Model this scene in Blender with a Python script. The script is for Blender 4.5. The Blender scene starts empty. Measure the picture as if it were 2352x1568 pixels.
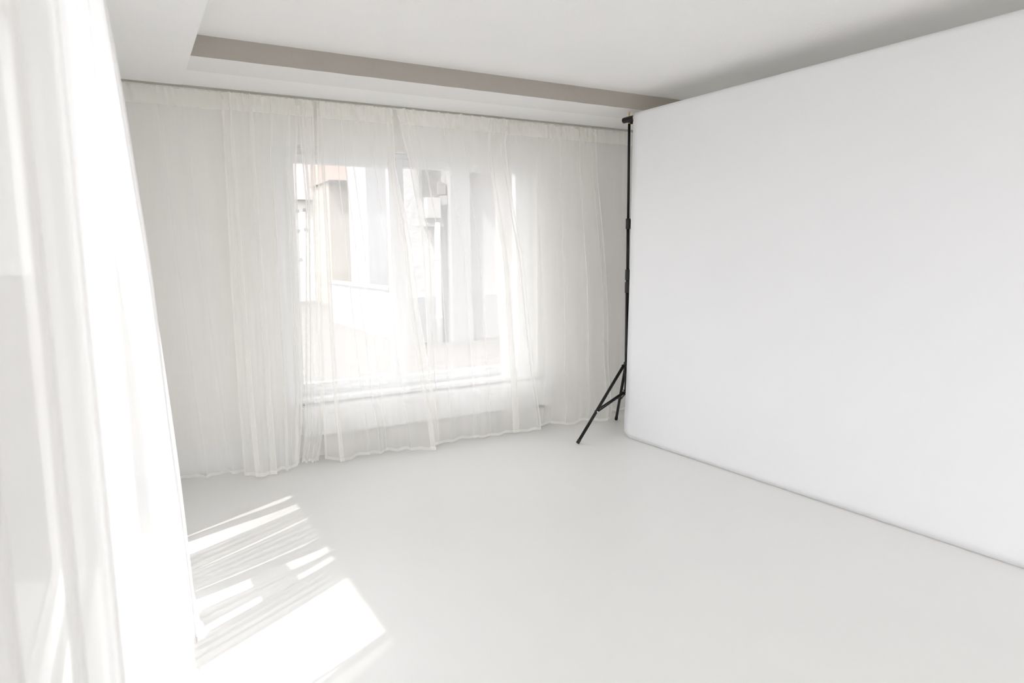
import bpy, bmesh, math, random
from mathutils import Vector, Matrix
random.seed(7)
sc = bpy.context.scene
COL = sc.collection

# ---------------------------------------------------------------- camera
H = 1.5
F_PX, PITCH, YAW, ROLL = 1562.75, 0.1275, 0.5112, -0.0107
cam_d = bpy.data.cameras.new('camera')
cam = bpy.data.objects.new('camera', cam_d)
COL.objects.link(cam)
Fw = Vector((math.sin(YAW)*math.cos(PITCH), math.cos(YAW)*math.cos(PITCH), -math.sin(PITCH)))
Rt = Vector((math.cos(YAW), -math.sin(YAW), 0))
Up = Rt.cross(Fw)
R2 = math.cos(ROLL)*Rt + math.sin(ROLL)*Up
U2 = -math.sin(ROLL)*Rt + math.cos(ROLL)*Up
M = Matrix((R2, U2, -Fw)).transposed().to_4x4()
M.translation = (0, 0, H)
cam.matrix_world = M
cam_d.sensor_width = 36
cam_d.lens = F_PX*36/2352
cam_d.clip_start = 0.05
cam_d.clip_end = 300
cam_d.dof.use_dof = True
cam_d.dof.focus_distance = 5.2
cam_d.dof.aperture_fstop = 2.8
sc.camera = cam

# ---------------------------------------------------------------- world, sun, exposure
SKY, SUN, EXPO = 3.05, 4.2, 0.52
world = bpy.data.worlds.new('sky'); sc.world = world; world.use_nodes = True
wn = world.node_tree.nodes; wl = world.node_tree.links
bg = wn['Background']
bg.inputs['Color'].default_value = (0.965, 0.965, 1.0, 1)
bg.inputs['Strength'].default_value = SKY
SUN_AZ, SUN_EL = math.radians(59.5), math.radians(61.5)
sd = Vector((math.sin(SUN_AZ)*math.cos(SUN_EL), math.cos(SUN_AZ)*math.cos(SUN_EL), -math.sin(SUN_EL)))
sun_d = bpy.data.lights.new('sun', 'SUN'); sun_d.energy = SUN; sun_d.angle = math.radians(0.6)
sun_d.color = (1.0, 0.985, 0.96)
sun = bpy.data.objects.new('sun', sun_d); COL.objects.link(sun)
sun.rotation_euler = sd.to_track_quat('-Z', 'Y').to_euler()
sun.location = (-8, -5, 12)
sc.view_settings.view_transform = 'Standard'
sc.view_settings.look = 'None'
sc.view_settings.gamma = 1
sc.view_settings.use_curve_mapping = False
sc.view_settings.exposure = EXPO
sc.cycles.transparent_max_bounces = 128
sc.cycles.max_bounces = 16
sc.cycles.diffuse_bounces = 10
sc.cycles.transmission_bounces = 16

# ---------------------------------------------------------------- materials
def new_mat(name):
    m = bpy.data.materials.new(name); m.use_nodes = True
    nt = m.node_tree; nt.nodes.clear()
    out = nt.nodes.new('ShaderNodeOutputMaterial')
    return m, nt, out

def paint(name, col, rough=0.6, var=0.015, bump=0.0, bscale=60, metal=0.0, nscale=1.5, spec=0.5):
    m, nt, out = new_mat(name)
    p = nt.nodes.new('ShaderNodeBsdfPrincipled')
    p.inputs['Roughness'].default_value = rough
    p.inputs['Metallic'].default_value = metal
    p.inputs['Specular IOR Level'].default_value = spec
    tc = nt.nodes.new('ShaderNodeTexCoord')
    no = nt.nodes.new('ShaderNodeTexNoise'); no.inputs['Scale'].default_value = nscale
    no.inputs['Detail'].default_value = 4
    nt.links.new(tc.outputs['Object'], no.inputs['Vector'])
    cr = nt.nodes.new('ShaderNodeValToRGB')
    cr.color_ramp.elements[0].position = 0.3; cr.color_ramp.elements[1].position = 0.7
    cr.color_ramp.elements[0].color = tuple(max(0, c*(1-var)) for c in col)+(1,)
    cr.color_ramp.elements[1].color = tuple(min(1, c*(1+var)) for c in col)+(1,)
    nt.links.new(no.outputs['Fac'], cr.inputs['Fac'])
    nt.links.new(cr.outputs['Color'], p.inputs['Base Color'])
    if bump > 0:
        n2 = nt.nodes.new('ShaderNodeTexNoise'); n2.inputs['Scale'].default_value = bscale
        n2.inputs['Detail'].default_value = 6
        nt.links.new(tc.outputs['Object'], n2.inputs['Vector'])
        b = nt.nodes.new('ShaderNodeBump'); b.inputs['Strength'].default_value = bump
        b.inputs['Distance'].default_value = 0.01
        nt.links.new(n2.outputs['Fac'], b.inputs['Height'])
        nt.links.new(b.outputs['Normal'], p.inputs['Normal'])
    nt.links.new(p.outputs['BSDF'], out.inputs['Surface'])
    return m

def sheer(name, col, T0, trans=0.5, slub=0.004):
    """woven voile: open area seen face-on is T0, closing up at grazing angles"""
    m, nt, out = new_mat(name)
    N = nt.nodes.new; L = nt.links.new
    geo = N('ShaderNodeNewGeometry')
    dot = N('ShaderNodeVectorMath'); dot.operation = 'DOT_PRODUCT'
    L(geo.outputs['Normal'], dot.inputs[0]); L(geo.outputs['Incoming'], dot.inputs[1])
    ab = N('ShaderNodeMath'); ab.operation = 'ABSOLUTE'; L(dot.outputs['Value'], ab.inputs[0])
    mx = N('ShaderNodeMath'); mx.operation = 'MAXIMUM'; mx.inputs[1].default_value = 0.08
    L(ab.outputs[0], mx.inputs[0])
    inv = N('ShaderNodeMath'); inv.operation = 'DIVIDE'; inv.inputs[0].default_value = 1
    L(mx.outputs[0], inv.inputs[1])
    tc = N('ShaderNodeTexCoord')
    mp = N('ShaderNodeMapping'); mp.inputs['Scale'].default_value = (90, 90, 3)
    L(tc.outputs['Object'], mp.inputs['Vector'])
    no = N('ShaderNodeTexNoise'); no.inputs['Scale'].default_value = 1; no.inputs['Detail'].default_value = 3
    L(mp.outputs['Vector'], no.inputs['Vector'])
    mr = N('ShaderNodeMapRange'); mr.inputs['From Min'].default_value = 0.3; mr.inputs['From Max'].default_value = 0.7
    mr.inputs['To Min'].default_value = T0-slub; mr.inputs['To Max'].default_value = T0+slub
    L(no.outputs['Fac'], mr.inputs['Value'])
    pw = N('ShaderNodeMath'); pw.operation = 'POWER'
    L(mr.outputs['Result'], pw.inputs[0]); L(inv.outputs[0], pw.inputs[1])
    di = N('ShaderNodeBsdfDiffuse'); di.inputs['Color'].default_value = col+(1,)
    tr = N('ShaderNodeBsdfTranslucent'); tr.inputs['Color'].default_value = col+(1,)
    m1 = N('ShaderNodeMixShader'); m1.inputs['Fac'].default_value = trans
    L(di.outputs[0], m1.inputs[1]); L(tr.outputs[0], m1.inputs[2])
    tp = N('ShaderNodeBsdfTransparent')
    m2 = N('ShaderNodeMixShader'); L(pw.outputs[0], m2.inputs['Fac'])
    L(m1.outputs[0], m2.inputs[1]); L(tp.outputs[0], m2.inputs[2])
    L(m2.outputs[0], out.inputs['Surface'])
    return m

def glass_mat():
    m, nt, out = new_mat('window_glass')
    N = nt.nodes.new; L = nt.links.new
    tp = N('ShaderNodeBsdfTransparent'); tp.inputs['Color'].default_value = (0.965, 0.965, 0.965, 1)
    gl = N('ShaderNodeBsdfGlossy'); gl.inputs['Roughness'].default_value = 0.01
    geo = N('ShaderNodeNewGeometry')
    dot = N('ShaderNodeVectorMath'); dot.operation = 'DOT_PRODUCT'
    L(geo.outputs['Normal'], dot.inputs[0]); L(geo.outputs['Incoming'], dot.inputs[1])
    ab = N('ShaderNodeMath'); ab.operation = 'ABSOLUTE'; L(dot.outputs['Value'], ab.inputs[0])
    om = N('ShaderNodeMath'); om.operation = 'SUBTRACT'; om.inputs[0].default_value = 1; L(ab.outputs[0], om.inputs[1])
    pw = N('ShaderNodeMath'); pw.operation = 'POWER'; pw.inputs[1].default_value = 5; L(om.outputs[0], pw.inputs[0])
    fr = N('ShaderNodeMath'); fr.operation = 'MULTIPLY_ADD'; fr.inputs[1].default_value = 0.96; fr.inputs[2].default_value = 0.035
    L(pw.outputs[0], fr.inputs[0])
    mx = N('ShaderNodeMixShader'); L(fr.outputs[0], mx.inputs['Fac'])
    L(tp.outputs[0], mx.inputs[1]); L(gl.outputs[0], mx.inputs[2]); L(mx.outputs[0], out.inputs['Surface'])
    return m

def brick_mat(name, c1, c2, cm, scale, bump=0.3):
    m, nt, out = new_mat(name)
    N = nt.nodes.new; L = nt.links.new
    p = N('ShaderNodeBsdfPrincipled'); p.inputs['Roughness'].default_value = 0.85
    tc = N('ShaderNodeTexCoord')
    br = N('ShaderNodeTexBrick'); br.inputs['Scale'].default_value = scale
    br.inputs['Color1'].default_value = c1+(1,); br.inputs['Color2'].default_value = c2+(1,)
    br.inputs['Mortar'].default_value = cm+(1,); br.inputs['Mortar Size'].default_value = 0.015
    L(tc.outputs['Object'], br.inputs['Vector']); L(br.outputs['Color'], p.inputs['Base Color'])
    b = N('ShaderNodeBump'); b.inputs['Strength'].default_value = bump; L(br.outputs['Fac'], b.inputs['Height'])
    b.invert = True
    L(b.outputs['Normal'], p.inputs['Normal']); L(p.outputs[0], out.inputs['Surface'])
    return m

WALL = paint('wall_paint', (0.87, 0.86, 0.835), 0.8, 0.01, 0.15, 90)
REAR = paint('rear_wall_paint', (0.74, 0.72, 0.69), 0.8, 0.02, 0.15, 90)
CEIL = paint('ceiling_paint', (0.865, 0.862, 0.85), 0.85, 0.01, 0.22, 70)
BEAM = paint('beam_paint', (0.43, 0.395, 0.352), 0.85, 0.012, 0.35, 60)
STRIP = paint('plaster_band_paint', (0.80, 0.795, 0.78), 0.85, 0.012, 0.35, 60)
FLOOR = paint('floor_paint', (0.81, 0.806, 0.793), 0.42, 0.008, 0.02, 25, nscale=0.8, spec=0.3)
PVC = paint('white_window_plastic', (0.86, 0.87, 0.88), 0.35, 0.004)
RAD = paint('radiator_enamel', (0.86, 0.86, 0.86), 0.35, 0.004)
SLOT = paint('radiator_slot_grey', (0.35, 0.35, 0.34), 0.5)
BLACK = paint('black_anodised', (0.006, 0.006, 0.007), 0.42, 0.05, metal=0.0, spec=0.3)
BLACKP = paint('black_plastic', (0.008, 0.008, 0.009), 0.5, 0.05)
STEEL = paint('steel', (0.6, 0.6, 0.6), 0.25, 0.02, metal=1.0)
BRASS = paint('brass', (0.85, 0.62, 0.25), 0.3, 0.02, metal=1.0)
CARD = paint('cardboard_core', (0.62, 0.42, 0.24), 0.85, 0.05)
PAPER = paint('white_background_paper', (0.825, 0.83, 0.84), 0.75, 0.006, 0.0)
RAIL = paint('curtain_rail_grey', (0.42, 0.42, 0.37), 0.5)
GLASS = glass_mat()
VOILE = sheer('cream_voile', (0.965, 0.96, 0.94), 0.54, 0.4)
VOILE2 = sheer('cream_voile_flat', (0.965, 0.96, 0.94), 0.66, 0.4)
TAPE = sheer('voile_header_tape', (0.96, 0.955, 0.92), 0.32, 0.4)
HEM = sheer('voile_hem', (0.95, 0.945, 0.92), 0.42, 0.4)
VOILE_N = sheer('white_voile_nearest', (0.93, 0.93, 0.925), 0.42, 0.30, 0.004)
VOILE_G = sheer('white_voile_doubled', (0.95, 0.95, 0.945), 0.38, 0.27, 0.004)
VOILE_L = sheer('white_voile_near', (0.95, 0.95, 0.945), 0.70, 0.27, 0.004)
HEM_L = sheer('white_voile_hem_near', (0.95, 0.95, 0.94), 0.3, 0.4)

# ---------------------------------------------------------------- helpers
def tag(o, label=None, cat=None, group=None, kind=None):
    if label: o['label'] = label
    if cat: o['category'] = cat
    if group: o['group'] = group
    if kind: o['kind'] = kind
    return o

def link(name, me, mat, parent=None):
    o = bpy.data.objects.new(name, me); COL.objects.link(o)
    if mat: me.materials.append(mat)
    if parent: o.parent = parent
    return o

def empty(name, loc=(0, 0, 0), rz=0):
    o = bpy.data.objects.new(name, None); COL.objects.link(o)
    o.location = loc; o.rotation_euler = (0, 0, rz); o.empty_display_size = 0.2
    return o

def add_box(bm, x0, x1, y0, y1, z0, z1):
    vs = [bm.verts.new(c) for c in [(x0,y0,z0),(x1,y0,z0),(x1,y1,z0),(x0,y1,z0),(x0,y0,z1),(x1,y0,z1),(x1,y1,z1),(x0,y1,z1)]]
    for f in [(0,3,2,1),(4,5,6,7),(0,1,5,4),(1,2,6,5),(2,3,7,6),(3,0,4,7)]:
        bm.faces.new([vs[i] for i in f])

def add_tube(bm, a, b, r, r2=None, n=20, cap=True):
    a = Vector(a); b = Vector(b); r2 = r if r2 is None else r2
    d = (b-a).normalized()
    u = d.orthogonal().normalized(); v = d.cross(u)
    ra = []; rb = []
    for i in range(n):
        t = 2*math.pi*i/n; k = math.cos(t)*u+math.sin(t)*v
        ra.append(bm.verts.new(a+r*k)); rb.append(bm.verts.new(b+r2*k))
    for i in range(n):
        j = (i+1) % n
        bm.faces.new([ra[i], ra[j], rb[j], rb[i]]).smooth = True
    if cap:
        bm.faces.new(list(reversed(ra))); bm.faces.new(rb)

def add_path(bm, pts, r, n=8):
    for a, b in zip(pts[:-1], pts[1:]):
        add_tube(bm, a, b, r, n=n)

def obj(name, bm, mat, parent=None, bevel=0):
    bmesh.ops.recalc_face_normals(bm, faces=bm.faces)
    me = bpy.data.meshes.new(name); bm.to_mesh(me); bm.free()
    o = link(name, me, mat, parent)
    if bevel:
        md = o.modifiers.new('bevel', 'BEVEL'); md.width = bevel; md.segments = 3; md.limit_method = 'ANGLE'
    return o

def box(name, mat, parent, *c, bevel=0):
    bm = bmesh.new(); add_box(bm, *c); return obj(name, bm, mat, parent, bevel)

def boxes(name, mat, parent, cs, bevel=0):
    bm = bmesh.new()
    for c in cs: add_box(bm, *c)
    return obj(name, bm, mat, parent, bevel)

def tubes(name, mat, parent, ts, bevel=0):
    bm = bmesh.new()
    for t in ts: add_tube(bm, *t)
    return obj(name, bm, mat, parent, bevel)

def grid_mesh(name, rows, mat, parent=None):
    """rows: list of equally long lists of points"""
    n = len(rows[0]); vs = [p for r in rows for p in r]
    fs = [(j*n+i, j*n+i+1, (j+1)*n+i+1, (j+1)*n+i) for j in range(len(rows)-1) for i in range(n-1)]
    me = bpy.data.meshes.new(name); me.from_pydata(vs, [], fs)
    me.polygons.foreach_set('use_smooth', [True]*len(fs)); me.update()
    return link(name, me, mat, parent)

def lerp_tab(tab, z):
    """tab: [(z, v)...] descending z"""
    if z >= tab[0][0]: return tab[0][1]
    if z <= tab[-1][0]: return tab[-1][1]
    for (za, va), (zb, vb) in zip(tab[:-1], tab[1:]):
        if zb <= z <= za:
            t = (za-z)/(za-zb) if za > zb else 0
            t = t*t*(3-2*t) if False else t
            return va+(vb-va)*t

# ================================================================ THE ROOM
XW, YW = -0.27, 5.10           # inner faces: left wall, window wall
XR, YR = 6.6, -3.6
XO = XW-0.10
ZS, ZC = 2.60, 2.72            # soffit, main ceiling
# floor
tag(box('floor', FLOOR, None, XO, XR+0.3, YR-0.3, YW+0.3, -0.2, 0.0), kind='structure')
# window wall with opening
W0, W1, WB, WT = 0.94, 3.122, 0.435, 2.292
tag(boxes('wall_front', WALL, None, [
    (XO, W0, YW, YW+0.32, 0, 2.95), (W1, XR+0.3, YW, YW+0.32, 0, 2.95),
    (W0, W1, YW, YW+0.32, 0, WB), (W0, W1, YW, YW+0.32, WT, 2.95)]), kind='structure')
# left wall: two openings to the street (y ranges), sills at 0.05
LW = [(1.605, 3.69), (-3.45, -0.25)]  # second opening unseen, left bare for light; pier between shades the near drape
LB, LT = 0.06, 2.50
XO = XW-0.10
cs = [(XO, XW, 3.69, YW, 0, 2.95), (XO, XW, -0.25, 1.605, 0, 2.95), (XO, XW, YR-0.3, -3.45, 0, 2.95)]
for a, b in LW:
    cs.append((XO, XW, a, b, 0, LB)); cs.append((XO, XW, a, b, LT, 2.95))
tag(boxes('wall_left', WALL, None, cs), kind='structure')
tag(box('wall_right', WALL, None, XR, XR+0.3, YR-0.3, YW, 0, 2.95), kind='structure')
RX0, RX1, RZ0, RZ1 = 0.6, 5.2, 0.5, 2.45  # opening for the added rear window
tag(boxes('wall_rear', REAR, None, [(XW, RX0, YR-0.3, YR, 0, 2.95), (RX1, XR, YR-0.3, YR, 0, 2.95), (RX0, RX1, YR-0.3, YR, 0, RZ0), (RX0, RX1, YR-0.3, YR, RZ1, 2.95)]), kind='structure')
tag(box('ceiling', CEIL, None, XO, XR+0.3, YR-0.3, YW+0.3, ZC, 3.0), kind='structure')
# dropped soffit along the left windows and beam along the window wall
tag(boxes('ceiling_soffit', CEIL, None, [(XW, 0.386, YR, YW, ZS, ZC+0.01)]), kind='structure')
# beam: face at y=4.29, underside with a slightly rising outer band
bm = bmesh.new()
prof = [(4.275, ZC+0.01), (4.275, ZS+0.004), (4.585, ZS-0.001), (4.592, ZS+0.002), (YW, ZS+0.002), (YW, ZC+0.01)]
n = 80
rings = []
for i in range(n+1):
    x = 0.386+(XR-0.386)*i/n
    w = 0.0022*math.sin(i*1.7)+0.0015*math.sin(i*4.1+1)
    rings.append([bm.verts.new((x, y+(0.012*x/3 if k in (0,1,2,3) else 0)+(w if k == 1 else 0.3*w if k == 0 else 0), z)) for k, (y, z) in enumerate(prof)])
for a, b in zip(rings[:-1], rings[1:]):
    for k in range(len(prof)-1):
        bm.faces.new([a[k], b[k], b[k+1], a[k+1]])
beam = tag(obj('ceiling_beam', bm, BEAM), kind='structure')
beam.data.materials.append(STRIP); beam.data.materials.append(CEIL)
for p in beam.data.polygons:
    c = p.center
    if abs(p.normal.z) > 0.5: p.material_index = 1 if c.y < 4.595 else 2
tag(boxes('baseboard_front', PVC, None, [(XW, 0.98, YW-0.018, YW, 0, 0.19)], bevel=0.003), kind='structure')

# ---------------------------------------------------------------- window_1 in the window wall
win = empty('window_1', (0, 0, 0)); tag(win, kind='structure')
YG = 5.25
# frame and sashes
fr = [(W0, 1.047, YG-0.035, YG+0.035, WB, WT), (3.028, W1, YG-0.035, YG+0.035, WB, WT),
      (1.047, 3.028, YG-0.035, YG+0.035, WB, WB+0.045), (1.047, 3.028, YG-0.035, YG+0.035, WT-0.05, WT)]
boxes('window_frame', PVC, win, fr, bevel=0.004)
def sash(x0, x1, z0, z1, w):
    y0, y1 = YG-0.05, YG+0.02
    s = boxes('window_sash', PVC, win, [(x0, x0+w, y0, y1, z0, z1), (x1-w, x1, y0, y1, z0, z1),
        (x0+w, x1-w, y0, y1, z0, z0+w*1.05), (x0+w, x1-w, y0, y1, z1-w*1.05, z1)], bevel=0.005)
    box('window_pane', GLASS, s, x0+w, x1-w, YG-0.003, YG+0.003, z0+w*1.05, z1-w*1.05)
sash(1.045, 1.890, 0.475, 2.245, 0.062)
sash(1.890, 3.030, 0.465, 2.250, 0.060)
bm = bmesh.new(); add_box(bm, 1.875, 1.89, YG-0.075, YG-0.05, 1.28, 1.31); add_box(bm, 1.872, 1.892, YG-0.095, YG-0.072, 1.17, 1.31)
obj('window_handle', bm, PVC, win, 0.003)
box('window_sill', PVC, win, W0+0.001, W1-0.001, YW-0.03, YG-0.03, WB-0.02, WB+0.012, bevel=0.004)

# ---------------------------------------------------------------- windows in the left wall
for k, (a, b) in enumerate(LW):
    wl_ = empty('window_%d' % (k+2), (0, 0, 0)); tag(wl_, kind='structure')
    x0, x1 = XO+0.01, XO+0.05
    m0, m1 = (1.64, 1.69) if k == 0 else ((a+b)/2-0.025, (a+b)/2+0.025)
    boxes('window_frame', PVC, wl_, [(x0, x1, a, a+0.02, LB, LT), (x0, x1, b-0.012, b, LB, LT), (x0, x1, a+0.02, b-0.012, LB, LB+0.05),
                                     (XO, x1, m0, m1, LB+0.05, LT)])
    for (p, q) in ((a+0.02, m0), (m1, b-0.012)):
        box('window_pane', GLASS, wl_, XO+0.027, XO+0.033, p, q, LB+0.05, LT)
wr = empty('window_4', (0, 0, 0)); tag(wr, kind='structure')  # window out of view, added to light the room from behind
boxes('window_frame', PVC, wr, [(RX0, RX1, YR-0.2, YR-0.14, RZ0, RZ0+0.06), (RX0, RX1, YR-0.2, YR-0.14, RZ1-0.06, RZ1)] +
      [(x-0.03, x+0.03, YR-0.2, YR-0.14, RZ0+0.06, RZ1-0.06) for x in (RX0+0.03, 2.15, 3.7, RX1-0.03)])
for p, q in ((RX0+0.06, 2.12), (2.18, 3.67), (3.73, RX1-0.06)):
    box('window_pane', GLASS, wr, p, q, YR-0.173, YR-0.167, RZ0+0.06, RZ1-0.06)

# ================================================================ RADIATOR under the window
rad = tag(empty('radiator', (2.1, 4.99, 0)), 'long low white panel radiator under the window behind the sheer curtains', 'radiator')
def rel(o):  # children are modelled in world space
    o.matrix_parent_inverse = o.parent.matrix_world.inverted()
bpy.context.view_layer.update()
RY = 4.985
rf = box('front_panel', RAD, rad, 1.04, 3.165, RY, RY+0.015, 0.183, 0.392, bevel=0.006)
rb = box('back_panel', RAD, rad, 1.05, 3.155, 5.075, 5.085, 0.195, 0.385, bevel=0.003)
bars = []
x = 1.05
while x < 3.15:
    bars.append((x, x+0.0075, RY+0.02, 5.07, 0.388, 0.396)); x += 0.012
bars += [(1.04, 3.165, RY+0.013, RY+0.022, 0.386, 0.400), (1.04, 3.165, 5.068, 5.097, 0.386, 0.400)]
bars.append((1.041, 3.164, RY+0.015, 5.07, 0.379, 0.385))
rg = boxes('top_grille', RAD, rad, bars)
re1 = box('end_cover', RAD, rad, 1.034, 1.041, RY+0.003, 5.088, 0.19, 0.399, bevel=0.002)
re2 = box('end_cover', RAD, rad, 3.164, 3.171, RY+0.003, 5.088, 0.19, 0.399, bevel=0.002)
fins = [(1.06+i*0.028, 1.062+i*0.028, RY+0.02, 5.07, 0.20, 0.372) for i in range(75)]
rc = boxes('convector_fins', RAD, rad, fins)
rs = box('control_slot', CARD, rad, 2.104, 2.112, RY-0.004, RY+0.002, 0.262, 0.322)
rv = tubes('valve', SLOT, rad, [((3.04, 5.03, 0.155), (3.14, 5.03, 0.155), 0.014), ((3.07, 5.03, 0.155), (3.07, 5.03, 0.2), 0.009), ((3.11, 5.03, 0.155), (3.11, 5.03, 0.2), 0.009), ((3.13, 5.03, 0.15), (3.13, 5.098, 0.15), 0.008)])
rk = box('wall_bracket', RAD, rad, 1.4, 1.43, 5.086, 5.099, 0.2, 0.38)
rk2 = box('wall_bracket', RAD, rad, 2.8, 2.83, 5.086, 5.099, 0.2, 0.38)
for o in (rf, rb, rg, re1, re2, rc, rs, rv, rk, rk2): rel(o)

# ================================================================ CURTAINS on the window wall
tag(box('curtain_rail', RAIL, None, 0.02, 4.6, 4.992, 5.012, 2.591, ZS+0.0015), 'thin grey curtain rail fixed along the ceiling edge above the window', 'curtain rail')

def cloth(name, label, zt, left, right, pleats, ybase, mat, group, nu=420, nz=56, ytop=5.0, hem_pts=None, seed=0,
          crumple=0.011, side=(True, True), ripple=0.008, header=True, kick=None, hemmat=HEM, zbot=0.006):
    """pleats: (s_top, s_bot, width_s, overlap_top, overlap_bottom, depth)"""
    rnd = random.Random(seed)
    ph = [rnd.uniform(0, 6.28) for _ in range(8)]
    kick = kick or [(0, 0), (1, 0)]
    def kf(s):
        for (a, va), (b, vb) in zip(kick[:-1], kick[1:]):
            if a <= s <= b:
                t = (s-a)/(b-a); t = t*t*(3-2*t); return va+(vb-va)*t
        return kick[-1][1]
    def P(s, z, off=0.0):
        v = 1-(z/zt)                      # 0 at top, 1 at floor
        xl, xr = lerp_tab(left, z), lerp_tab(right, z)
        x = xl+(xr-xl)*s
        y = ytop+(ybase-ytop)*min(1, v*1.0)**0.8
        for (st, sb, w, ot, ob, d) in pleats:
            c = st+(sb-st)*v**0.9
            ww = w*(0.55+0.65*v)
            t = (s-c)/ww
            if abs(t) < 3.5:
                e = math.exp(-t*t/2)
                x -= (ot+(ob-ot)*v)*1.65*t*e
                y -= d*(0.35+0.75*v)*e
        y += ripple*(0.2+v)*math.sin(s*23+ph[0]+1.3*v)+ripple*0.25*(0.2+v)*math.sin(s*47+ph[1]-2*v)
        # the last few centimetres kick out over the floor
        fl = max(0.0, 1-z/0.55)
        y -= kf(s)*fl**1.6
        # crumples of the gathered header
        hd = max(0.0, 1-(zt-z)/0.17)
        wl_ = (lerp_tab(right, 2.5)-lerp_tab(left, 2.5))
        y += hd*crumple*(math.sin(s*wl_*95+ph[2]+2*math.sin(s*13))+math.sin(s*wl_*170+ph[3]+z*22)*0.5+0.5*math.sin(s*wl_*37+z*60))*(0.4+0.6*math.sin(s*wl_*9+ph[0])**2)
        return (x, y-off, z)
    root = tag(empty(name, (lerp_tab(left, 0), ybase, 0)), label, 'curtain', group)
    bpy.context.view_layer.update()
    def hemz(s):
        return zbot+0.006*(1+math.sin(s*19+ph[4]))+0.004*(1+math.sin(s*47+ph[5]))
    def topz(s):
        return zt-0.006-0.010*abs(math.sin(s*31+ph[6]))**2-0.006*abs(math.sin(s*83+ph[7]))
    pls = sorted(pleats, key=lambda p: p[0]+p[1])
    ND, NB = 26, max(4, nu//(len(pls)+1)//3)
    def cols(z):
        # columns of the weave ride along with the pleats, so no fold ever cuts across them
        v = 1-(z/zt)
        c = [st_+(sb_-st_)*v**0.9 for (st_, sb_, *_r) in pls]
        w = [p[2]*(0.55+0.65*v) for p in pls]
        lo = [max(0.0, c[i]-2.8*w[i]) for i in range(len(c))]; hi = [min(1.0, c[i]+2.8*w[i]) for i in range(len(c))]
        for i in range(len(c)-1):
            if hi[i] > lo[i+1]:
                m_ = (c[i]+c[i+1])/2; hi[i] = m_; lo[i+1] = m_
        out = []; last = 0.0
        for i in range(len(c)):
            out += [last+(lo[i]-last)*k/NB for k in range(NB)]
            out += [lo[i]+(c[i]-lo[i])*k/ND for k in range(ND)]
            out += [c[i]+(hi[i]-c[i])*k/ND for k in range(ND)]
            last = hi[i]
        out += [last+(1-last)*k/NB for k in range(NB+1)]
        return out
    zh = 0.125
    rows = []
    for j in range(nz+1):
        q = j/nz
        rows.append([P(s, topz(s)+(hemz(s)-topz(s))*q) for s in cols(zt*(1-q))])
    body = grid_mesh('sheer_panel', rows, mat, root); rel(body)
    if header:
        rows = []
        for j in range(9):
            rows.append([P(s, topz(s)+(zt-zh-topz(s))*j/8+0.001*(1-j/8), 0.0035) for s in cols(zt-zh*j/8)])
        h = grid_mesh('header_tape', rows, TAPE, root); rel(h)
    rows = [[P(s, hemz(s)+0.022*j/3, 0.0025) for s in cols(0.0)] for j in range(3, -1, -1)]
    h = grid_mesh('bottom_hem', rows, hemmat, root); rel(h)
    for k, on in enumerate(side):
        if not on: continue
        xs = lerp_tab(right, 1)-lerp_tab(left, 1)
        ds = 0.013/xs
        ss = [i*ds/3 for i in range(4)] if k == 0 else [1-i*ds/3 for i in range(4)]
        rows = [[P(s, topz(s)+(hemz(s)-topz(s))*j/nz, 0.003) for s in ss] for j in range(nz+1)]
        h = grid_mesh('side_hem', rows, hemmat, root); rel(h)
    return root

GR = 'sheer curtains along the window wall'
ZT = 2.592
def auto_pleats(n, seed, lo=0.02, hi=0.98, w=0.02, o=(0.012, 0.02), d=0.03, drift=0.03):
    r = random.Random(seed); out = []
    for i in range(n):
        c = lo+(hi-lo)*(i+0.5+r.uniform(-0.3, 0.3))/n
        k = r.uniform(0.6, 1.4)
        out.append((c, c+r.uniform(-drift, drift), w*r.uniform(0.7, 1.3), o[0]*k, o[1]*k, d*r.uniform(0.5, 1.3)))
    return out

# flat back layer across the wall, right piece and left piece
cloth('sheer_curtain', 'flat single sheer curtain at the left end of the window wall, nearest the white drape', ZT,
      [(2.6, -0.02), (0, 0.12)], [(2.6, 0.66), (1.3, 0.72), (0, 0.80)], auto_pleats(3, 3, 0.3, 0.98, 0.03, (0.004, 0.008), 0.012),
      4.97, VOILE2, GR, ytop=5.0, seed=3, crumple=0.003, ripple=0.004, side=(False, True), kick=[(0, 0.0), (0.5, 0.03), (0.8, 0.05), (1, 0.16)])
cloth('sheer_curtain', 'softly pleated sheer curtain hanging just left of the window', ZT,
      [(2.6, 0.62), (1.3, 0.60), (0, 0.60)], [(2.6, 1.13), (2.1, 1.075), (1.45, 1.065), (0.8, 1.05), (0.3, 1.02), (0, 0.985)],
      [(0.10, 0.20, 0.028, 0.016, 0.032, 0.03), (0.36, 0.47, 0.03, 0.020, 0.036, 0.035), (0.62, 0.72, 0.03, 0.014, 0.022, 0.03), (0.86, 0.90, 0.028, 0.016, 0.024, 0.03)],
      4.90, VOILE, GR, ytop=4.985, seed=11, side=(True, True), kick=[(0, 0.04), (0.25, 0.16), (0.5, 0.10), (0.75, 0.07), (0.92, 0.0), (1, -0.02)])
cloth('sheer_curtain', 'narrow sheer curtain strip over the left edge of the window, ending in a pointed hem', ZT,
      [(2.6, 1.10), (1.9, 1.13), (0.5, 1.05), (0.25, 1.04), (0, 1.0)], [(2.6, 1.22), (1.9, 1.205), (0.5, 1.185), (0.25, 1.175), (0, 1.125)],
      [(0.3, 0.3, 0.08, 0.012, 0.008, 0.02), (0.7, 0.75, 0.08, 0.014, 0.01, 0.02)],
      4.93, VOILE, GR, nu=120, ytop=4.985, seed=12, ripple=0.005)
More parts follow.
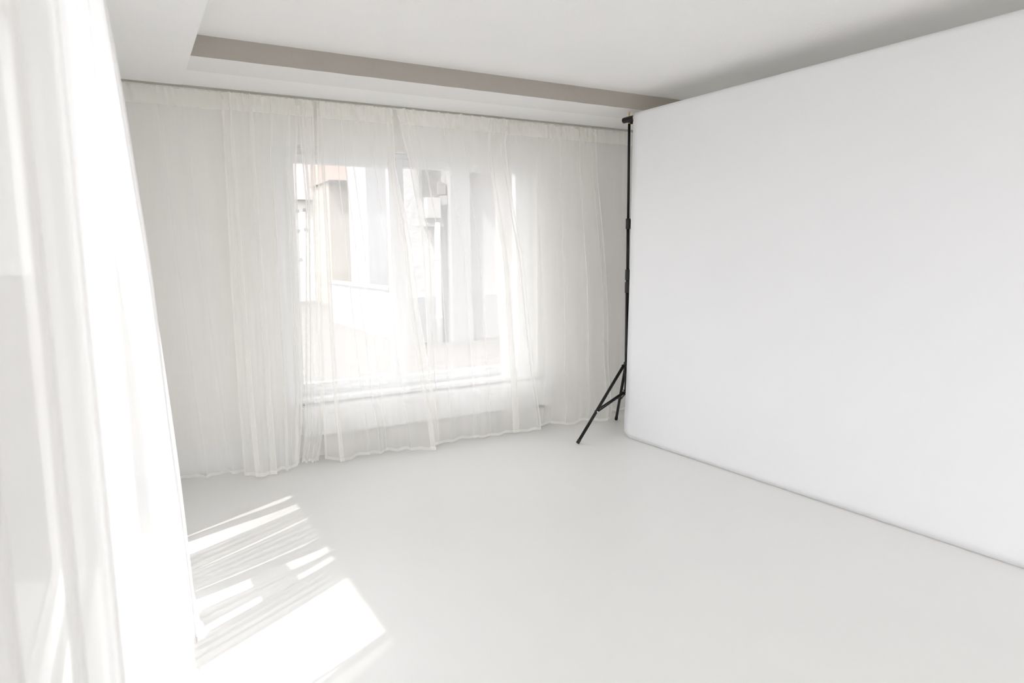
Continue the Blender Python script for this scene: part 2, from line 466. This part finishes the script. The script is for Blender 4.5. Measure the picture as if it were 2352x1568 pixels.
cloth('sheer_curtain', 'sheer curtain over the left half of the window with several thin vertical folds', ZT,
      [(2.6, 1.24), (1.9, 1.215), (0.9, 1.18), (0.4, 1.165), (0, 1.165)], [(2.6, 1.80), (2.16, 1.80), (1.85, 1.855), (1.58, 1.90), (1.12, 1.935), (0.57, 2.01), (0.2, 2.055), (0, 2.05)],
      [(0.05, 0.115, 0.017, 0.014, 0.034, 0.03), (0.22, 0.36, 0.008, 0.007, 0.008, 0.012), (0.31, 0.455, 0.007, 0.007, 0.007, 0.012), (0.42, 0.53, 0.007, 0.006, 0.006, 0.012),
       (0.72, 0.70, 0.03, 0.010, 0.014, 0.02), (0.93, 0.90, 0.018, 0.018, 0.036, 0.03)],
      4.88, VOILE, GR, ytop=4.985, seed=13, kick=[(0, -0.02), (0.15, 0.06), (0.3, 0.0), (0.45, 0.03), (0.55, -0.03), (0.62, 0.03), (0.85, 0.11), (1, 0.04)])
cloth('sheer_curtain', 'wide sheer curtain over the right half of the window, bunched at its right edge', ZT,
      [(2.6, 1.81), (2.2, 1.90), (1.6, 1.985), (0.9, 1.99), (0, 2.0)], [(2.6, 2.77), (2.40, 2.735), (2.25, 2.745), (1.9, 2.79), (1.44, 2.873), (1.07, 2.90), (0.43, 2.958), (0.1, 2.978), (0, 2.97)],
      [(0.07, 0.04, 0.009, 0.010, 0.010, 0.02), (0.15, 0.17, 0.007, 0.009, 0.007, 0.012), (0.40, 0.38, 0.010, 0.004, 0.004, 0.01), (0.58, 0.53, 0.007, 0.005, 0.005, 0.01),
       (0.84, 0.77, 0.018, 0.020, 0.050, 0.03), (0.95, 0.955, 0.010, 0.012, 0.012, 0.02)],
      4.87, VOILE, GR, ytop=4.965, seed=14, nu=560, kick=[(0, 0.03), (0.1, -0.02), (0.45, 0.0), (0.6, 0.03), (0.75, 0.0), (1, 0.06)])
cloth('sheer_curtain', 'sheer curtain hanging to the right of the window, its rounded edge by the black stand', ZT,
      [(2.6, 2.70), (2.2, 2.66), (1.6, 2.64), (0.8, 2.66), (0, 2.68)], [(2.6, 3.665), (2.19, 3.678), (1.74, 3.725), (1.27, 3.765), (0.95, 3.778), (0.4, 3.775), (0.12, 3.75), (0, 3.70)],
      [(0.10, 0.12, 0.02, 0.006, 0.006, 0.012), (0.40, 0.36, 0.03, 0.010, 0.014, 0.02), (0.63, 0.55, 0.028, 0.014, 0.030, 0.03), (0.82, 0.78, 0.022, 0.014, 0.026, 0.03), (0.95, 0.95, 0.014, 0.012, 0.010, 0.02)],
      4.93, VOILE, GR, ytop=5.0, seed=15, nu=480, kick=[(0, 0.0), (0.45, -0.01), (0.62, 0.10), (0.75, 0.05), (0.85, 0.12), (1, 0.13)])
cloth('sheer_curtain', 'flat sheer curtain behind the black stand, reaching behind the paper backdrop', ZT,
      [(2.6, 3.52), (0, 3.55)], [(2.6, 4.55), (0, 4.55)], auto_pleats(4, 21, 0.05, 0.98, 0.03, (0.004, 0.006), 0.01),
      5.04, VOILE2, GR, ytop=5.005, seed=16, crumple=0.003, ripple=0.004, side=(True, False))

# ================================================================ WHITE CURTAINS along the left windows
def rail_x(y): return -0.012-0.03*max(0, (3.2-y))/1.2 if y > 2.0 else -0.042-0.30*(2.0-y)**1.25
tag(box('curtain_rail', RAIL, None, -0.06, -0.035, 0.5, 4.9, 2.588, ZS-0.0005), 'thin grey curtain rail on the soffit above the white drapes at left', 'curtain rail')

# flat (single layer) stretches let the sun through; tight gathers between them hold it back
FL_BOT = [(2.0, 2.598), (2.822, 2.896), (3.04, 3.152), (3.213, 3.229), (3.443, 3.453), (3.675, 3.84), (3.891, 4.3)]
FL_TOP = [(1.955, 2.595), (2.795, 2.87), (2.905, 2.985), (3.085, 3.125), (3.405, 3.453), (3.60, 3.70), (3.79, 4.3)]
def far_curtain():
    dense = []
    root = tag(empty('sheer_curtain', (0.1, 3.3, 0)), 'sunlit white sheer curtain beside the left windows, spilling its hem onto the floor', 'curtain', 'white drapes along the left windows')
    bpy.context.view_layer.update()
    nz = 46
    zt = 2.585
    y_start, y_end = 2.0, 4.83
    def xc(z, y):
        tab = [(2.6, -0.005), (2.5, 0.0), (2.1, 0.035), (1.43, 0.088), (0.7, 0.126), (0.15, 0.150), (0.0, 0.158)]
        x = lerp_tab(tab, z)
        if y < 2.68:
            t = (2.68-y)/(2.68-1.96); t = t*t*(3-2*t)
            x = x*(1-t)+(-0.066)*t
        return x
    rows = []; rnd = random.Random(5)
    gath = []
    for j in range(nz+1):
        z = zt+(0.008-zt)*j/nz
        k = min(1.0, z/1.53)
        iv = [((1-k)*a+k*c, (1-k)*b+k*d) for (a, b), (c, d) in zip(FL_BOT, FL_TOP)]
        row = []
        def pt(y, dx):
            hem = max(0, 1-z/0.25)
            wob = 0.010*math.sin(y*9+z*1.2)+0.006*math.sin(y*23-z*2)
            kick = hem**2*(0.03*math.sin(y*11+0.6)+0.02*math.sin(y*27))
            row.append((xc(z, y)+dx+wob-0.022+kick*0.6, y, z+ (0.004*(1+math.sin(y*31)) if j == nz else 0)))
        last = None
        for q, (a, b) in enumerate(iv):
            if last is not None:
                w = a-last
                n = [4, 2, 3, 4, 3, 2][q-1]
                m = n*10
                if j == 0: dense.append((len(row)-1, len(row)+m-1, 9, -9))
                for i in range(1, m):
                    t = i/m
                    env = math.sin(math.pi*t)**0.4
                    amp = 0.034+0.012*math.sin(q*2.3)
                    yy = last+w*t+w/n*0.55*math.sin(4*math.pi*n*t)*0.5*env
                    pt(yy, amp*env*(math.sin(2*math.pi*n*t)-1))
            m = 10 if q not in (0, 6) else 24
            if j == 0 and q in (1, 2): dense.append((len(row), len(row)+m, 1.06, 0.62))
            for i in range(m+1):
                pt(a+(b-a)*i/m, 0)
            last = b
        # remaining cloth to the corner
        m = 90; n = 9
        for i in range(1, m+1):
            t = i/m
            pt(last+(y_end-last)*t, 0.03*(math.sin(2*math.pi*n*t)-1)*min(1, t*5))
        rows.append(row)
    b = grid_mesh('sheer_panel', rows, VOILE_L, root); rel(b)
    b.data.materials.append(VOILE_G)      # gathered stretches: cloth lying doubled
    ncol = len(rows[0])-1
    for j in range(len(rows)-1):
        zc = (rows[j][0][2]+rows[j+1][0][2])/2
        for (c0, c1, zh, zl) in dense:
            if zl <= zc <= zh:
                for i in range(c0, c1): b.data.polygons[j*ncol+i].material_index = 1
    sub = [[(p[0]+0.003, p[1], p[2]+0.0) for p in rows[-1]], [(p[0]+0.003, p[1], 0.03) for p in rows[-1]]]
    h = grid_mesh('bottom_hem', sub, HEM_L, root); rel(h)
    # side hem
    sub = [[(r[0][0]+0.003, r[0][1]+0.012*i, r[0][2]) for i in range(3)] for r in rows]
    h = grid_mesh('side_hem', sub, HEM_L, root); rel(h)
far_curtain()

def near_curtain():
    root = tag(empty('sheer_curtain', (-0.1, 1.4, 0)), 'blurred white sheer curtain hanging closest to the camera at the left edge', 'curtain', 'white drapes along the left windows')
    bpy.context.view_layer.update()
    nz = 30; zt = 2.585; nu = 260
    rows = []
    for j in range(nz+1):
        z = zt+(0.008-zt)*j/nz
        v = 1-z/zt
        row = []
        for i in range(nu+1):
            s = i/nu
            y = 0.62+(2.0-0.62)*s
            x = -0.048-0.15*(1-s)**1.1+0.02*v*s
            # broad soft folds
            ph = 2*math.pi*(5.2*s+0.15*math.sin(7*s)+0.12*v)
            x += (0.018+0.022*(1-s))*math.sin(ph)*(0.6+0.5*v)*min(1, (1-s)*9)+0.012*max(0, 1-(1-s)*9)
            yy = y+0.045*math.sin(2*ph+0.6)*(0.5+0.4*v)*(1 if 0.02 < s < 0.98 else 0.2)
            row.append((x, yy, z))
        rows.append(row)
    b = grid_mesh('sheer_panel', rows, VOILE_N, root); rel(b)
    sub = [[(r[-1][0], r[-1][1]-0.02*i+0.0, r[-1][2]) for i in range(3)] for r in rows]
    sub = [[(p[0]+0.004, p[1], p[2]) for p in r] for r in sub]
    h = grid_mesh('side_hem', sub, HEM_L, root); rel(h)
near_curtain()

# ================================================================ PAPER BACKDROP
bd = tag(empty('paper_backdrop', (3.55, 2.5, 0)), 'huge smooth white paper backdrop hanging from its roll down to the floor', 'backdrop')
bpy.context.view_layer.update()
BS = -0.0419; BX = 3.652
def bx(y): return BX+BS*y
RR = 0.034; ZR = 2.572-RR-0.002
nrm = Vector((-1, BS, 0)).normalized()      # towards the room
EDGE = [(2.572, 4.245), (2.1, 4.255), (1.3, 4.267), (0.56, 4.29), (0.045, 4.318), (0.0, 4.30)]
prof = []
for i in range(13):                       # over the roll
    a = math.pi*0.95-(math.pi*0.95)*i/12
    prof.append((RR+0.0-RR*math.cos(math.pi-a)*-1*-1, ZR+(RR+0.002)*math.sin(a)))
sheet = []
for i in range(13):
    a = math.radians(175-175*i/12)
    sheet.append((RR-math.cos(math.radians(180)-a)*-0+0, 0))
path = []
for i in range(15):
    a = math.radians(-10+190*i/14)        # back of the roll over the top to the front
    path.append((RR+(RR+0.002)*math.cos(a), ZR+(RR+0.002)*math.sin(a)))
zz = ZR
for i in range(1, 61):
    z = ZR+(0.004-ZR)*i/60
    path.append((-0.002, z))
rows = []
for k, (dx, z) in enumerate(path):
    row = []
    ye = lerp_tab(EDGE, z)
    if z < 0.05: ye -= 0.05*(1-z/0.05)**2
    for i in range(61):
        y = 0.72+(ye-0.72)*(i/60)
        bul = 0.004*math.sin((y-0.7)*1.7+0.5)*math.sin(math.pi*min(1, max(0, z/2.5))) if dx < 0 else 0
        row.append((bx(y)+dx-bul, y, z))
    rows.append(row)
sh = grid_mesh('paper_sheet', rows, PAPER, bd)
md = sh.modifiers.new('thickness', 'SOLIDIFY'); md.thickness = 0.0012; md.offset = 0
rel(sh)
ax = Vector((BS, 1, 0)).normalized()
def on_axis(y, dz=0, dx=0): return (bx(y)+RR+dx, y, ZR+dz)
o = tubes('roll', PAPER, bd, [(on_axis(0.72), on_axis(4.235), RR, RR, 40)]); rel(o)
o = tubes('core', CARD, bd, [(on_axis(0.68), on_axis(4.268), 0.026, 0.026, 32)]); rel(o)

# crossbar carried by the stand
cb = tag(empty('crossbar', on_axis(4.34)), 'short black end of the crossbar through the paper roll, above the stand', 'crossbar')
bpy.context.view_layer.update()
o = tubes('bar', BLACK, cb, [(on_axis(0.5), on_axis(4.40, 0.0), 0.0225, 0.0225, 28)], bevel=0.004); rel(o)
o = tubes('clamp_knob', BLACKP, cb, [(on_axis(4.31, -0.018), on_axis(4.31, -0.040), 0.013, 0.011, 16)], bevel=0.002); rel(o)

# ================================================================ BLACK STAND
px, py = 3.512, 4.345
st = tag(empty('light_stand', (px, py, 0)), 'black telescopic tripod stand holding the paper roll beside the sheer curtains', 'stand')
bpy.context.view_layer.update()
pole = tubes('pole', BLACK, st, [((px, py, 1.72), (px, py, 2.52), 0.0105, 0.0105, 20), ((px, py, 1.31), (px, py, 1.72), 0.0125, 0.0125, 20),
                                 ((px, py, 1.21), (px, py, 1.31), 0.0145, 0.0145, 20), ((px, py, 0.36), (px, py, 1.21), 0.016, 0.016, 20)]); rel(pole)
cdir = Vector((0.55, -0.83, 0))
for z0, z1, r in ((1.690, 1.772, 0.0195), (1.283, 1.368, 0.0205), (1.180, 1.268, 0.0215)):
    bm = bmesh.new(); add_tube(bm, (px, py, z0), (px, py, z1), r, r*0.96, 24)
    add_box(bm, px+0.008, px+0.030, py-0.02, py-0.004, z0+0.012, z1-0.012)
    c = obj('locking_collar', bm, BLACKP, st, 0.0025); rel(c)
    zc = (z0+z1)/2+0.018
    bm = bmesh.new(); add_tube(bm, (px+0.025, py-0.028, zc), (px+0.036, py-0.042, zc), 0.011, 0.013, 12)
    k = obj('locking_knob', bm, BLACKP, c, 0.002); k.matrix_parent_inverse = Matrix()
    k.matrix_parent_inverse = st.matrix_world.inverted() @ Matrix() if False else Matrix()
# spigot
o = tubes('spigot', BRASS, st, [((px, py, 2.515), (px, py, 2.585), 0.005, 0.005, 14), ((px, py, 2.580), (px, py, 2.592), 0.009, 0.008, 8), ((px, py, 2.505), (px, py, 2.518), 0.0115, 0.009, 14)]); rel(o)
# leg hub
bm = bmesh.new(); add_tube(bm, (px, py, 0.565), (px, py, 0.615), 0.026, 0.024, 24)
hub_o = obj('leg_hub', bm, BLACKP, st, 0.003); rel(hub_o)
bm = bmesh.new(); add_tube(bm, (px, py, 0.345), (px, py, 0.385), 0.024, 0.024, 24)
sl = obj('brace_collar', bm, BLACKP, st, 0.003); rel(sl)
feet = [Vector((3.015, 4.327, 0)), Vector((3.758, 4.789, 0))]
a0 = math.atan2(feet[0].y-py, feet[0].x-px)
feet.append(Vector((px+0.5*math.cos(a0+2*math.pi/3), py+0.5*math.sin(a0+2*math.pi/3), 0)))
for f in feet:
    d = Vector((f.x-px, f.y-py, 0)); L = d.length; d.normalize()
    s = Vector((-d.y, d.x, 0))
    top = Vector((px, py, 0.585))+d*0.034
    foot = f+Vector((0, 0, 0.012))
    bm = bmesh.new(); add_tube(bm, top, foot, 0.0125, 0.0125, 18)
    leg = obj('leg', bm, BLACK, st); rel(leg)
    ldir = (foot-top).normalized()
    bm = bmesh.new(); add_tube(bm, foot-ldir*0.03, foot+ldir*0.004, 0.0145, 0.0145, 18)
    cap = obj('foot_cap', bm, BLACKP, leg, 0.003)
    for sg in (-1, 1):
        bm = bmesh.new(); add_tube(bm, Vector((px, py, 0.592))+s*sg*0.013+d*0.01, top+s*sg*0.013+d*0.004, 0.008, 0.008, 8)
        lug = obj('lug', bm, BLACKP, hub_o)
    mid = top+(foot-top)*0.60
    for sg in (-1, 1):
        a = Vector((px, py, 0.365))+s*sg*0.011+d*0.02
        b = mid+s*sg*0.014
        bm = bmesh.new(); add_tube(bm, a, b, 0.0065, 0.0065, 10)
        br = obj('brace', bm, BLACK, st); rel(br)
    bm = bmesh.new(); add_tube(bm, mid-s*0.022, mid+s*0.022, 0.0055, 0.0055, 10)
    rv_ = obj('rivet', bm, STEEL, st); rel(rv_)
# sub-part matrices: sub-parts are modelled in world space like their parents
bpy.context.view_layer.update()
for o in COL.objects:
    if o.parent and o.parent.parent and o.parent.type == 'MESH':
        o.matrix_parent_inverse = o.parent.matrix_world.inverted()

# ================================================================ OUTSIDE
GZ = -0.15
PAVE = brick_mat('paving', (0.185, 0.178, 0.17), (0.20, 0.19, 0.182), (0.145, 0.14, 0.136), 1.6)
tag(box('ground', PAVE, None, -60, 70, -60, 90, GZ-0.3, GZ), kind='structure')
PLAST = paint('rough_white_plaster', (0.55, 0.545, 0.54), 0.9, 0.03, 1.0, 9)
PLIN = paint('plinth_plaster', (0.45, 0.45, 0.455), 0.9, 0.03, 0.4, 20)
GREYP = paint('grey_pilaster', (0.42, 0.42, 0.425), 0.8, 0.03, 0.2, 20)
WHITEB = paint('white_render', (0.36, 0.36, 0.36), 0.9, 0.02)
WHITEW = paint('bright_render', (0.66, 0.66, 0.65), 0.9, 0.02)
YEL = paint('yellow_render', (0.40, 0.365, 0.315), 0.9, 0.03)
ORG = brick_mat('clay_roof_tiles', (0.37, 0.29, 0.25), (0.39, 0.31, 0.27), (0.30, 0.24, 0.21), 6)
GREYB = paint('grey_render', (0.37, 0.375, 0.385), 0.9, 0.03)
DARK = paint('dark_gutter', (0.12, 0.12, 0.12), 0.6)
ROOFB = paint('pinkish_roof', (0.30, 0.275, 0.268), 0.9, 0.05)
METALW = paint('white_pipe', (0.85, 0.85, 0.85), 0.4)

# body of our own building above and behind the studio (it throws the yard's shadow)
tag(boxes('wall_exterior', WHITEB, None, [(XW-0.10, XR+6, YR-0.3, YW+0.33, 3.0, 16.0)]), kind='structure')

def building(name, label, loc=(0, 0, 0)):
    r = tag(empty(name, loc), label, 'building'); bpy.context.view_layer.update(); return r
def part(o): rel(o); return o
# plaster building across the yard
YB = 12.0
b1 = building('plaster_building', 'rough white plaster building across the yard, in the right half of the window', (5, YB, GZ))
part(boxes('wall', PLAST, b1, [(4.48, 14, YB, YB+0.9, 0.72, 8.5), (8, 14, YB+0.9, YB+7, 0.72, 8.5)]))
part(boxes('plinth', PLIN, b1, [(4.47, 14.01, YB-0.03, YB+0.9, GZ, 0.72), (8, 14.01, YB+0.9, YB+7, GZ, 0.72)]))
pil = part(box('pilaster', GREYP, b1, 5.33, 5.73, YB-0.22, YB-0.03, 0.5, 8.5))
part(box('pilaster_base', GREYP, b1, 5.31, 5.75, YB-0.24, YB-0.03, GZ, 0.5))
bm = bmesh.new()
vs = [bm.verts.new((x, y, z)) for z in (4.3, 4.45) for x, y in ((4.72, YB), (6.50, YB-2.0), (14, YB-2.0), (14, YB))]
for f in [(3, 2, 1, 0), (4, 5, 6, 7), (0, 1, 5, 4), (1, 2, 6, 5), (2, 3, 7, 6), (3, 0, 4, 7)]: bm.faces.new([vs[i] for i in f])
part(obj('shadow_canopy', bm, GREYP, b1))  # unseen slab, added and slanted to cast the diagonal shadow on the plaster
dp = tag(tubes('drainpipe', METALW, None, [((5.10, YB-0.10, GZ), (5.10, YB-0.10, 2.1), 0.055, 0.055, 16)]), 'white drainpipe running down the rough plaster wall from the cable box', 'pipe')
for z in (0.3, 1.4):
    k = tubes('pipe_clip', METALW, dp, [((5.10, YB-0.10, z), (5.10, YB-0.10, z+0.05), 0.065, 0.065, 16), ((5.10, YB-0.10, z+0.025), (5.10, YB, z+0.025), 0.015, 0.015, 8)])
# electric boxes and cables
eb = tag(empty('electrical_box', (5.03, YB, 2.2)), 'white electrical box with loose cables on the plaster wall above the drainpipe', 'box')
bpy.context.view_layer.update()
part(box('housing', PLAST, eb, 4.88, 5.16, YB-0.16, YB, 2.18, 2.55, bevel=0.01))
part(box('lower_bracket', GREYP, eb, 4.86, 5.24, YB-0.12, YB, 2.02, 2.09, bevel=0.01))
cab = []
for i in range(9):
    x = 4.80+0.045*i
    cab.append(((x, YB-0.04, 2.55+0.03*(i % 3)), (x-0.01*(i % 2), YB-0.04, 4.2), 0.011, 0.011, 6))
part(tubes('cable', PLIN, eb, cab))
bm = bmesh.new()
pts = [(5.14+0.16*math.sin(t*math.pi), YB-0.06, 2.45-0.62*t) for t in [i/12 for i in range(13)]]
add_path(bm, pts, 0.014)
pts = [(5.13+0.30*t, YB-0.06, 2.0-0.28*math.sin(t*math.pi)) for t in [i/12 for i in range(13)]]
add_path(bm, pts, 0.012)
part(obj('looped_cable', bm, WHITEB, eb))
eb2 = tag(empty('electrical_box', (5.23, YB, 2.6)), 'small pinkish junction box beside the grey pilaster with a grey box under it', 'box')
bpy.context.view_layer.update()
part(box('housing', ROOFB, eb2, 5.13, 5.30, YB-0.10, YB, 2.62, 2.84, bevel=0.008))
part(box('lower_box', GREYP, eb2, 5.18, 5.32, YB-0.10, YB, 2.42, 2.60, bevel=0.008))

# low white wall running away along the yard
lw = tag(empty('yard_wall', (4.4, 15, GZ)), 'low white yard wall with coping seen through the left pane', 'wall')
bpy.context.view_layer.update()
part(box('wall', WHITEB, lw, 4.48, 4.66, 12.92, 17.5, GZ, 0.82))
part(box('coping', WHITEB, lw, 4.45, 4.69, 12.92, 17.55, 0.82, 0.88))
# grey house behind it
def gable(name, parent, mat, x0, x1, y0, y1, z0, z1):
    ym = (y0+y1)/2
    bm = bmesh.new()
    vs = [bm.verts.new(c) for c in [(x0, y0, z0), (x1, y0, z0), (x1, ym, z1), (x0, ym, z1), (x0, y1, z0), (x1, y1, z0)]]
    for f in [(0, 1, 2, 3), (3, 2, 5, 4), (0, 3, 4), (1, 5, 2), (0, 4, 5, 1)]:
        bm.faces.new([vs[i] for i in f])
    return part(obj(name, bm, mat, parent))
b2 = building('grey_house', 'pale grey house side behind the low yard wall', (7.5, 21, GZ))
part(box('wall', GREYB, b2, 6.42, 9.8, 20.3, 22.2, GZ, 7))
gable('roof', b2, ROOFB, 6.35, 9.9, 20.1, 22.4, 7, 8.2)
b3 = building('yellow_house', 'pale yellow house with a clay tiled roof and dark gutter in the left pane', (7, 24, GZ))
part(box('wall', YEL, b3, 6.0, 9.8, 23.0, 25.2, GZ, 3.95))
part(box('gutter', DARK, b3, 5.95, 6.85, 22.72, 22.82, 3.86, 3.98))
gable('roof', b3, ORG, 5.92, 9.9, 22.8, 25.4, 3.95, 6.0)
b4 = building('white_house', 'bright white house with a pinkish roof at the left edge of the window', (4.5, 28, GZ))
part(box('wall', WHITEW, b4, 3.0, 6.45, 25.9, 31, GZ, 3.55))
for (x, z) in [(5.55, 3.15), (5.85, 3.2), (5.55, 2.45), (5.85, 2.5), (5.6, 1.4)]:
    part(box('window', GREYB, b4, x-0.07, x+0.07, 25.88, 25.905, z-0.05, z+0.05))
gable('roof', b4, ROOFB, 2.8, 6.5, 25.7, 31.2, 3.55, 7.2)
